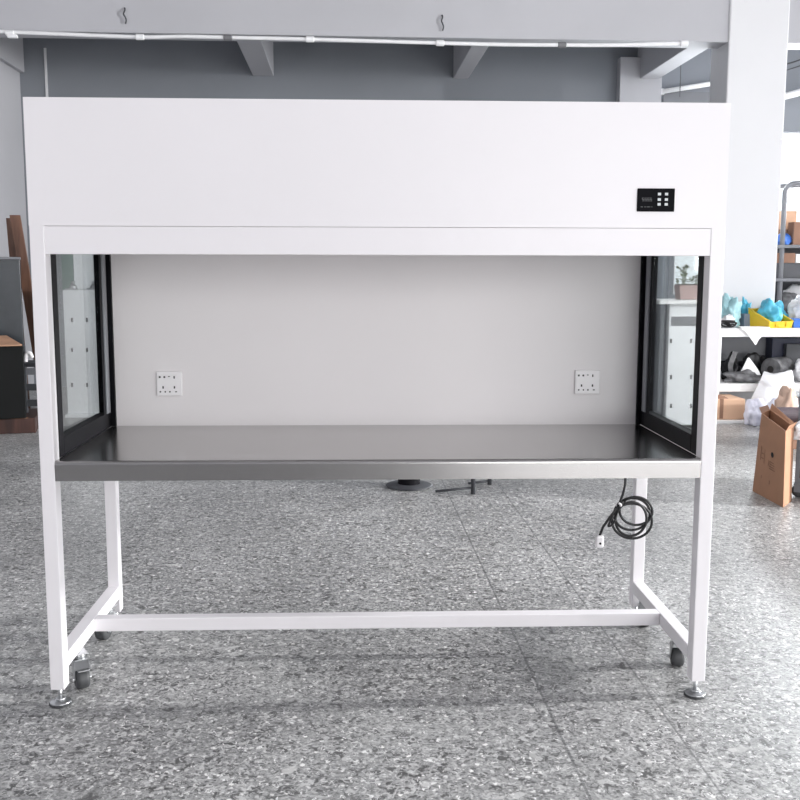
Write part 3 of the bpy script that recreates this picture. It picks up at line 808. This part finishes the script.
for s in (-1, 1):
    bm = bmesh.new(); x = s * bw / 2
    hexa(bm, [(x - .003, 0, 0), (x + .003, 0, 0), (x + .003, L_, 0), (x - .003, L_, 0)],
         [(x * 1.06 - .003, -.012, fh), (x * 1.06 + .003, -.012, fh), (x * 1.1 + .003, L_, bh), (x * 1.1 - .003, L_, bh)])
    sp = link('side_panel', bm, M['yellow'], bn)
    bm = bmesh.new(); tube(bm, [(x * 1.06, -.012, fh), (x * 1.1, L_, bh)], .007, 8); link('rim', bm, M['yellow'], sp, smooth=True)
bm = bmesh.new(); bx(bm, -bw / 2 * 1.05, bw / 2 * 1.05, L_ - .004, L_ + .002, 0, bh); link('back_panel', bm, M['yellow'], bn)
o = crumple('plastic_bag', (bw * .96, L_ * .95, bh * 1.55), M['cyan'], 12, .3, loc=bn.matrix_basis @ Vector((0, .130, .008)), rz=bn.rotation_euler.z, spikes=.2)
tag(o, 'large cyan bag stuffed into the yellow storage bin', 'bag', G1)
yv = yy(.2); a, b = atY(793.5, 329, yv), atY(818, 329, yv)
t = thing('blue_tub', 'blue plastic tub on the table beside the yellow storage bin', 'tub', ((a.x + b.x) / 2, yv, ZT)); hw = (b.x - a.x) / 2; zt = atY(800, 319.5, yv).z - ZT
bm = bmesh.new(); hexa(bm, [(-hw, 0, 0), (hw, 0, 0), (hw, .14, 0), (-hw, .14, 0)], [(-hw - .006, -.006, zt), (hw + .006, -.006, zt), (hw + .006, .146, zt), (-hw - .006, .146, zt)]); link('body', bm, M['bluep'], t, bevel=.003)
box('rim', -hw - .012, hw + .012, -.012, .152, zt - .004, zt + .006, M['bluep'], t, bevel=.002)
bag('plastic_bag', 'wide cyan bag lying behind the yellow storage bin', 'bag', 759, 790, 300, 320, .86, ZT, 'cyan', .12, 15, .3, G1, spikes=.3)
# blue-grey box coloured as the bin's shaded outer side, wires, paper
yv = yy(.5); a, b = atY(744, 322, yv), atY(757, 322, yv); hw = (b.x - a.x) / 2
o = box('bin_shade_box', -hw, hw, 0, .1, 0, atY(750, 314, yv).z - ZT, M['offwhite'], bevel=.003); o.location = ((a.x + b.x) / 2, yv, ZT)
tag(o, 'small box coloured as the shaded left side of the yellow storage bin', 'carton')
o.data.materials[0] = M['binshade']
bag('wire_bundle', 'tangled white and black wire bundle under the pale cyan bag', 'wires', 719, 737, 314, 328, .22, ZT, 'wbag', .10, 21, .5, spikes=.5)
bm = bmesh.new(); rnd = random.Random(5)
c0 = on(728, 322, yy(.1), ZT)
pts = [(rnd.uniform(-.06, .07), rnd.uniform(-.03, .03), rnd.uniform(.012, .06)) for _ in range(14)]
tube(bm, smooth_path(pts, 6), .007, 8); o = link('black_wire', bm, M['cord'], loc=c0, smooth=True); tag(o, 'loose loops of black wire in front of the pale cyan bag', 'wire')
# white sheet hanging over the table's front edge
ye = YT - .012
c1 = [[on(u, 320, yy(.42), ZT + .006) for u in (737, 748, 760)],
      [on(u, 324, yy(.2), ZT + .012) for u in (738, 750, 766)],
      [on(u, 328, ye, ZT + .006) for u in (741, 752, 770)],
      [atY(746, 333, ye - .004), atY(753, 338, ye - .006), atY(766, 333, ye - .004)],
      [atY(752, 339, ye - .002), atY(755.5, 345, ye - .006), atY(759, 339, ye - .002)]]
o = sheet('paper_sheet', c1, M['paper'], .003, origin=c1[2][1]); tag(o, 'white paper sheet hanging over the front edge of the tabletop', 'paper', 'white sheets at the table')

# lower shelf clutter
Z2 = zs1
G2 = 'bags and scraps on the lower shelf'
bag('plastic_bag', 'black crumpled bag at the bench end of the lower shelf', 'bag', 719, 740, 351, 383, .6, Z2, 'dbag', .2, 31, .35, G2, spikes=.3)
bag('plastic_bag', 'grey crumpled film spread low along the lower shelf front', 'bag', 721, 766, 369, 384, .22, Z2, 'gbag', .16, 33, .35, G2)
bag('plastic_bag', 'dark bag behind the grey roll on the lower shelf', 'bag', 755, 772, 355, 383, .85, Z2, 'dbag', .10, 36, .3, G2)
bag('plastic_bag', 'black bag behind the white triangular paper scrap', 'bag', 738, 761, 352, 383, .72, Z2, 'dbag', .15, 44, .3, G2, spikes=.3)
bag('plastic_bag', 'grey shiny folded bag right of the grey roll on the lower shelf', 'bag', 770, 788, 362, 378, .45, Z2 , 'gbag', .14, 38, .35, G2)
bag('plastic_bag', 'white bag at the far end of the lower shelf', 'bag', 792, 815, 358, 384, .3, Z2, 'wbag', .2, 40, .3, G2)
ya = yy(.34)
c1 = [[atY(739, 374, ya), atY(749, 375, ya - .01), atY(761, 375, ya)], [atY(743, 367, ya + .01), atY(750, 367, ya), atY(757, 368, ya + .01)], [atY(747.5, 358, ya + .03), atY(749, 357.5, ya + .03), atY(750.5, 359, ya + .03)]]
o = sheet('paper_sheet', c1, M['paper'], .003, origin=c1[0][1]); tag(o, 'white triangular paper scrap propped on the grey film of the lower shelf', 'paper', 'white sheets at the table')
ya = yy(.4); a, b = atY(729, 352, ya), atY(736, 376, ya)
c1 = [[atY(731, 376, ya), atY(735, 376, ya)], [atY(728, 366, ya - .02), atY(733, 366, ya - .02)], [atY(733, 351, ya + .02), atY(738, 352, ya + .02)]]
o = sheet('grey_strip', c1, M['gbag'], .004, origin=c1[0][0]); tag(o, 'upright grey plastic strip against the black bag on the lower shelf', 'strip')
ya = yy(.5); c_ = atY(767, 367, ya)
t = thing('film_roll', 'grey film roll with dark rim on the lower shelf', 'roll', (c_.x, ya - .07, Z2))
rr = (atY(767, 357, ya).z - Z2) / 2
bm = bmesh.new(); lathe(bm, [(rr * .3, 0), (rr * .96, 0), (rr, .01), (rr, .2), (rr * .3, .2)], 28, (0, 0, rr), 'Y'); link('roll', bm, M['gbag'], t, bevel=.003)
bm = bmesh.new(); lathe(bm, [(rr * .3, -.003), (rr * .3, .06)], 16, (0, 0, rr), 'Y'); link('core', bm, M['hole'], t)
t.rotation_euler = (0, 0, math.radians(-58))
for lab, u0, u1, v0, v1, f, mm in (('navy plastic crate at the back of the lower shelf', 772, 805, 338, 352, .72, 'navy'), ('dark grey carton stacked in front of the navy crate', 786, 812, 344, 358, .6, 'dkgrey')):
    ya = yy(f); a, b = atY(u0, v1, ya), atY(u1, v0, ya)
    o = box('shelf_crate', 0, b.x - a.x, 0, .16 if f > .7 else .06, 0, b.z - Z2, M[mm], bevel=.004); o.location = (a.x, ya, Z2); tag(o, lab, 'crate', 'crates on the lower shelf')

# floor under the table
p0, p1 = floor_at(690, 424), floor_at(747, 424)
wb = box('floor_board', 0, p1.x - p0.x, 0, .55, 0, .022, M['ttop'], bevel=.003); wb.location = (p0.x, p0.y, 0); tag(wb, 'white board lying on the floor under the work table', 'board')
yv = p0.y + .06; a, b = atY(705, 415, yv), atY(745, 415, yv)
t = thing('carton', 'long tan carton on the white board under the work table', 'carton', ((a.x + b.x) / 2, yv, .022)); hw = (b.x - a.x) / 2; zt = atY(725, 399, yv).z - .022
box('body', -hw, hw, 0, .3, 0, zt, M['cartonl'], t, bevel=.012)
box('tape', -hw * .28, -hw * .1, -.0015, .3, .01, zt + .0015, M['cartond'], t, bevel=0)
bm = bmesh.new(); hexa(bm, [(-hw * .6, .02, zt), (hw * .2, .02, zt), (hw * .1, .1, zt), (-hw * .5, .1, zt)], [(-hw * .5, .03, zt + .03), (hw * .0, .03, zt + .02), (hw * .0, .08, zt + .02), (-hw * .4, .08, zt + .03)])
o = link('flap', bm, M['cartond'], t)
# white sheet spilling off the lower shelf
yv = YT - .03
c1 = [[on(u, 372, yy(.35), Z2 + .02 + dz) for u, dz in ((766, .05), (776, .03), (788, .05))],
      [atY(763, 373, yv - .02), atY(776, 374, yv - .05), atY(792, 370, yv - .02)],
      [atY(757, 387, yv - .05), atY(772, 388, yv - .12), atY(794, 386, yv - .06)],
      [atY(752, 396, yv - .06), atY(768, 403, yv - .17), atY(790, 400, yv - .1)],
      [atY(750, 402, yv - .06), atY(766, 411, yv - .17), atY(784, 408, yv - .12)]]
o = sheet('film_sheet', c1, M['wbag'], .004, wob=.02, seed=4, origin=c1[2][1]); tag(o, 'big white film sheet spilling off the lower shelf to the floor', 'sheet', 'white sheets at the table')
def floor_bag(name, label, u0, u1, vt, vb, m, depth, seed, amp=.28, group=None):
    c_ = floor_at((u0 + u1) / 2, vb); yv = c_.y + depth / 2
    a_, b_ = atY(u0, vb, yv), atY(u1, vb, yv); zt = atY((u0 + u1) / 2, vt, yv).z
    o = crumple(name, (b_.x - a_.x, depth, zt), M[m], seed, amp, loc=((a_.x + b_.x) / 2, yv, 0)); return tag(o, label, 'bag', group)
floor_bag('plastic_bag', 'lavender white knotted bag on the floor behind the big open carton', 745, 767, 398, 427, 'lbag', .2, 51, .25, 'white bags on the floor')
floor_bag('plastic_bag', 'white bag between the lavender bag and the dark roll on the floor', 763, 785, 397, 432, 'lbag', .22, 54, .15, 'white bags on the floor')

# big open carton in front
def pt(u, v): return floor_at(u, v)
A = pt(752.5, 491); Bc = pt(783, 507.5); 
e = (Bc - A); side = Vector((0.62, 0.78, 0)).normalized()
dpt = .17
Cc = Bc + side * dpt; Dc = A + side * dpt
t = thing('open_carton', 'tall open brown carton standing on the floor in front of the work table', 'carton', (A + Bc + Cc + Dc) / 4)
o_ = Vector(t.location)
def up(p, u, v):   # top corner above foot p: height that meets pixel row v at that distance, lean to pixel column u
    q_ = atY(u, v, p.y); return q_
At, Bt = up(A, 761.5, 413), up(Bc, 785.5, 431)
Ct = Cc + (Bt - Bc) * 1.0; Dt = Dc + (At - A) * 1.0
bm = bmesh.new(); tk = .006
def wallp(bm, p, q_, pt_, qt, nrm):
    n_ = nrm.normalized() * tk; K = 6; g = []
    for lay in (Vector((0, 0, 0)), n_):
        g.append([[bm.verts.new((p.lerp(q_, a / K)).lerp(pt_.lerp(qt, a / K), b / K) + lay - o_) for b in range(K + 1)] for a in range(K + 1)])
    for L in g:
        for a in range(K):
            for b in range(K): bm.faces.new((L[a][b], L[a + 1][b], L[a + 1][b + 1], L[a][b + 1]))
    rim = [(a, 0) for a in range(K)] + [(K, b) for b in range(K)] + [(a, K) for a in range(K, 0, -1)] + [(0, b) for b in range(K, 0, -1)]
    for k in range(len(rim)):
        (a, b), (c, d) = rim[k], rim[(k + 1) % len(rim)]
        bm.faces.new((g[0][a][b], g[0][c][d], g[1][c][d], g[1][a][b]))
wallp(bm, A, Bc, At, Bt, side); wallp(bm, Dc, Cc, Dt, Ct, -side)
wallp(bm, A, Dc, At, Dt, e); wallp(bm, Bc, Cc, Bt, Ct, -e)
vsb = [bm.verts.new(p - o_ + Vector((0, 0, .004))) for p in (A, Bc, Cc, Dc)]; bm.faces.new(vsb)
link('body', bm, M['carton'], t)
out = -side
def flap(p, q_, h0, h1, outv, m, nm='flap'):
    bm = bmesh.new(); p = p - o_; q_ = q_ - o_
    z = Vector((0, 0, 1)); ov = outv.normalized()
    hexa(bm, [p, q_, q_ + ov * .005, p + ov * .005], [p + z * h0 + ov * .03, q_ + z * h1 + ov * .03, q_ + z * h1 + ov * .035, p + z * h0 + ov * .035])
    return link(nm, bm, m, t)
flap(At, Dt, .025, .02, -e, M['cartond'])
flap(Bt, Ct, .03, .03, e, M['carton'])
flap(Dt, Ct, .03, .01, side, M['carton'])
# print marks and a hand hole on the front face
n_ = Vector((e.y, -e.x, 0)).normalized() * .003
fr_ = lambda s, h: (A * (1 - s) + Bc * s) * (1 - h) + (At * (1 - s) + Bt * s) * h - o_ + n_
for s0, s1, h0, h1 in ((.16, .18, .44, .62), (.30, .315, .42, .60), (.20, .28, .53, .54), (.20, .28, .47, .48), (.46, .475, .42, .5), (.5, .66, .485, .495), (.52, .68, .455, .465), (.5, .66, .425, .435), (.50, .70, .395, .405), (.25, .27, .22, .26), (.53, .56, .2, .25)):
    bm = bmesh.new(); vs = [bm.verts.new(fr_(*k)) for k in ((s0, h0), (s1, h0), (s1, h1), (s0, h1))]; bm.faces.new(vs)
    link('print_mark', bm, M['ink'], t)
bm = bmesh.new(); vs = [bm.verts.new(fr_(.58 + .05 * math.cos(k * PI / 6), .59 + .035 * math.sin(k * PI / 6))) for k in range(12)]; bm.faces.new(vs)
link('hand_hole', bm, M['hole'], t)
cc = (A + Bc + Cc + Dc) / 4
o = crumple('kraft_paper', (.055, .17, .34), M['cartond'], 61, .25, loc=cc + Vector((.0, .0, .03)), rz=-.2); tag(o, 'crumpled brown paper inside the tall open carton', 'paper')
# behind the carton: dark roll, kraft paper
p = floor_at(793, 455)
rl = thing('dark_roll', 'dark purple fabric roll lying behind the tall open carton', 'roll', (atY(797, 440, p.y + .3).x, p.y + .3, 0))
hz = atY(790, 408, p.y + .3).z
box('support', -.14, .25, -.1, .12, 0, hz - .10, M['cartond'], rl, bevel=.004)
bm = bmesh.new(); lathe(bm, [(.02, -.16), (.05, -.16), (.053, -.155), (.053, .26), (.05, .265), (.02, .265)], 24, (0, 0, hz - .047), 'X'); link('roll', bm, M['purple'], rl, bevel=.002)
yv = p.y + .45; a, b = atY(779, 400, yv), atY(806, 400, yv); zb_ = .0
o = crumple('kraft_paper', (b.x - a.x, .14, atY(790, 386, yv).z), M['kraft'], 66, .3, loc=((a.x + b.x) / 2, yv + .06, 0), spikes=.3); tag(o, 'crumpled pale kraft paper heap behind the dark roll', 'paper')

# trolley at the right border
a = floor_at(796, 497)
tr = thing('trolley', 'brown panelled trolley with grey frame standing right of the tall open carton', 'trolley', (a.x, a.y, 0), -0.50)
zt = atY(797, 366, a.y).z; zd = atY(797, 478, a.y).z
for x, y in ((0, 0), (0, .4), (.6, 0), (.6, .4)):
    g = box('post', x - .011, x + .011, y - .011, y + .011, zd - .03, zt, M['greysteel'], tr, bevel=.002)
    bm = bmesh.new(); lathe(bm, [(.012, -.012), (.034, -.012), (.036, -.006), (.036, .006), (.034, .012), (.012, .012)], 24, (x + .012, y, .036), 'Y')
    w_ = link('wheel', bm, M['rubber'], tr, smooth=True)
    bm = bmesh.new(); bx(bm, x - .012, x + .02, y - .018, y - .014, .03, zd - .03); bx(bm, x - .012, x + .02, y + .014, y + .018, .03, zd - .03); bx(bm, x - .014, x + .022, y - .02, y + .02, zd - .034, zd - .028)
    link('wheel_fork', bm, M['greysteel'], tr)
box('side_panel', -.004, .004, .012, .388, zd, zt - .03, M['trolley'], tr, bevel=0)
box('front_panel', .011, .589, -.004, .004, zd, zt - .14, M['trolley'], tr, bevel=.001)
box('deck', -.01, .61, -.01, .41, zd - .028, zd, M['greysteel'], tr, bevel=.002)
p = atY(801, 440, a.y - .08)
o = crumple('plastic_bag', (.14, .09, .12), M['wbag'], 71, .35, loc=(p.x, a.y - .062, p.z), spikes=.3); tag(o, 'white crumpled bag hanging on the trolley front', 'bag')

# ------------------------------------------------------------------ rack right of the column
YR = YB + .50
rx0 = atY(777, 250, YR).x; rx1 = rx0 + .95
rk = thing('storage_rack', 'grey open storage rack with rounded hoop ends standing behind the column', 'rack', ((rx0 + rx1) / 2, YR, 0))
h = (rx1 - rx0) / 2
ztop = atY(790, 183, YR).z
shelves = [(246.5, 243), (280.5, 276)]
zsh = [atY(790, (a_ + b_) / 2, YR).z for a_, b_ in shelves]
zsh += [zsh[1] - .32, .18]
hx = atY(786, 200, YR).x - rk.location.x
for nm, y_ in (('front_hoop', .03), ('rear_hoop', .39)):
    pts = [(hx, y_, 0), (hx, y_, ztop - .09)] + [(hx + .09 - .09 * math.cos(k * PI / 16), y_, ztop - .09 + .09 * math.sin(k * PI / 16)) for k in range(1, 9)]
    pts += [(h * .3, y_, ztop + .04)] + [(h - .09 + .09 * math.sin(k * PI / 16), y_, ztop - .06 + .09 * math.cos(k * PI / 16)) for k in range(0, 9)] + [(h, y_, 0)]
    bm = bmesh.new(); tube(bm, pts, .022, 10); link(nm, bm, M['greysteel'], rk, smooth=True)
for z in zsh: box('shelf', -h, h, 0, .42, z - .03, z, M['greysteel'], rk, bevel=.003)
box('rear_panel', -h, h, .405, .415, zsh[2], zsh[0] - .03, M['dkgrey'], rk, bevel=0)
def ritem(name, label, cat, u0, u1, vt, shelf, dy, m, dep=.22, lift=0.0, group='things on the rack'):
    yv = YR + dy; a_, b_ = atY(u0, vt, yv), atY(u1, vt, yv); z = zsh[shelf] + lift
    o = box(name, 0, b_.x - a_.x, 0, dep, 0, b_.z - z, M[m], bevel=.004); o.location = (a_.x, yv, z); tag(o, label, cat, group); return o
def rbag(label, u0, u1, vt, shelf, dy, m, seed, lift=0.0):
    yv = YR + dy; a_, b_ = atY(u0, vt, yv), atY(u1, vt, yv); z = zsh[shelf] + lift
    o = crumple('plastic_bag', (b_.x - a_.x, .14, b_.z - z), M[m], seed, .2, loc=((a_.x + b_.x) / 2, yv + .05, z)); return tag(o, label, 'bag', 'things on the rack')
rbag('blue film bag on the upper rack shelf', 779, 794, 233, 0, .04, 'blue', 81)
bb = ritem('rack_carton', 'flat dark carton behind the blue bag on the upper rack shelf', 'carton', 776, 812, 229.5, 0, .17, 'cartond', .2)
ztop_ = bb.location.z + max(v.co.z for v in bb.data.vertices)
yv = YR + .2; a_, b_ = atY(779.5, 211, yv), atY(797, 211, yv)
o = box('rack_carton', 0, b_.x - a_.x, 0, .15, 0, b_.z - ztop_, M['cartonl'], bevel=.004); o.location = (a_.x, yv, ztop_); tag(o, 'pale pinkish carton on top of the flat carton on the upper rack shelf', 'carton', 'things on the rack')
ritem('rack_carton', 'brown carton in front at the end of the upper rack shelf', 'carton', 794.5, 812, 222, 0, .02, 'cartond', .13)
c1_ = ritem('rack_carton', 'dark grey low bin on the middle rack shelf', 'bin', 777, 806, 263, 1, .03, 'dkgrey', .25)
zz = c1_.location.z + max(v.co.z for v in c1_.data.vertices) - zsh[1]
ritem('rack_carton', 'flat brown carton lying on the dark grey bin of the middle rack shelf', 'carton', 777, 795.5, 253, 1, .03, 'cartond', .22, zz)
ritem('rack_carton', 'white carton lying right of the flat brown carton on the grey bin', 'carton', 796, 812, 254, 1, .05, 'ttop', .2, zz)
rbag('grey and black bag on the lower rack shelf behind the table clutter', 777, 806, 292, 2, .05, 'gbag', 84)
rbag('white film roll shaped bag behind the grey bag on the lower rack shelf', 784, 815, 284, 2, .22, 'wbag', 87)

# ------------------------------------------------------------------ daylight, added key and overhead fill
wd = bpy.data.worlds.new('daylight'); S.world = wd; wd.use_nodes = True
bg = wd.node_tree.nodes['Background']; bg.inputs['Color'].default_value = (0.94, 0.97, 1.0, 1); bg.inputs['Strength'].default_value = 1.6
def area(name, loc, tgt, sx, sy, power, col=(1, 1, 1)):
    ld = bpy.data.lights.new(name, 'AREA'); ld.shape = 'RECTANGLE'; ld.size = sx; ld.size_y = sy; ld.energy = power; ld.color = col
    o = bpy.data.objects.new(name, ld); COL.objects.link(o); o.location = loc
    o.rotation_euler = (Vector(tgt) - Vector(loc)).to_track_quat('-Z', 'Y').to_euler(); return o
area('gate_daylight', (4.3, YF - 0.3, 1.6), (2.6, 0, 0.4), 6.6, 2.8, 330, (1, 0.985, 0.98))
area('side_key_light', (XR + 0.4, 0.13, 2.7), (0, 0.32, 0.1), 0.25, 1.2, 1500, (1, 1, 1))  # narrow key added for the crossbar shadow, shining through the invented slot
area('far_window_daylight', (XR + 0.4, 5.0, 2.1), (2, 5.0, 0.8), 3.5, 2.2, 330, (1, 1, 1))
area('back_window_daylight', ((wx0 + wx1) / 2, YW + 0.4, 1.9), ((wx0 + wx1) / 2 - 0.8, 2.0, 0.0), 2.2, 1.5, 550, (1, 1, 1))
o = area('rear_overhead_fill', (3.2, 2.6, ZC - 0.1), (3.2, 2.6, 0), 6, 0.6, 32, (1, 0.99, 0.985)); o.data.spread = math.radians(105)  # unseen fill added to brighten the floor behind the bench
area('overhead_fill', (2.0, -3.6, ZC - 0.1), (2.0, -3.6, 0), 9, 4.0, 20, (1, 0.99, 0.985))  # unseen overhead fill added for the floor before the bench

vs = S.view_settings
vs.view_transform = 'Standard'; vs.look = 'None'; vs.gamma = 1.0; vs.exposure = 0.03; vs.use_curve_mapping = False
S.display_settings.display_device = 'sRGB'
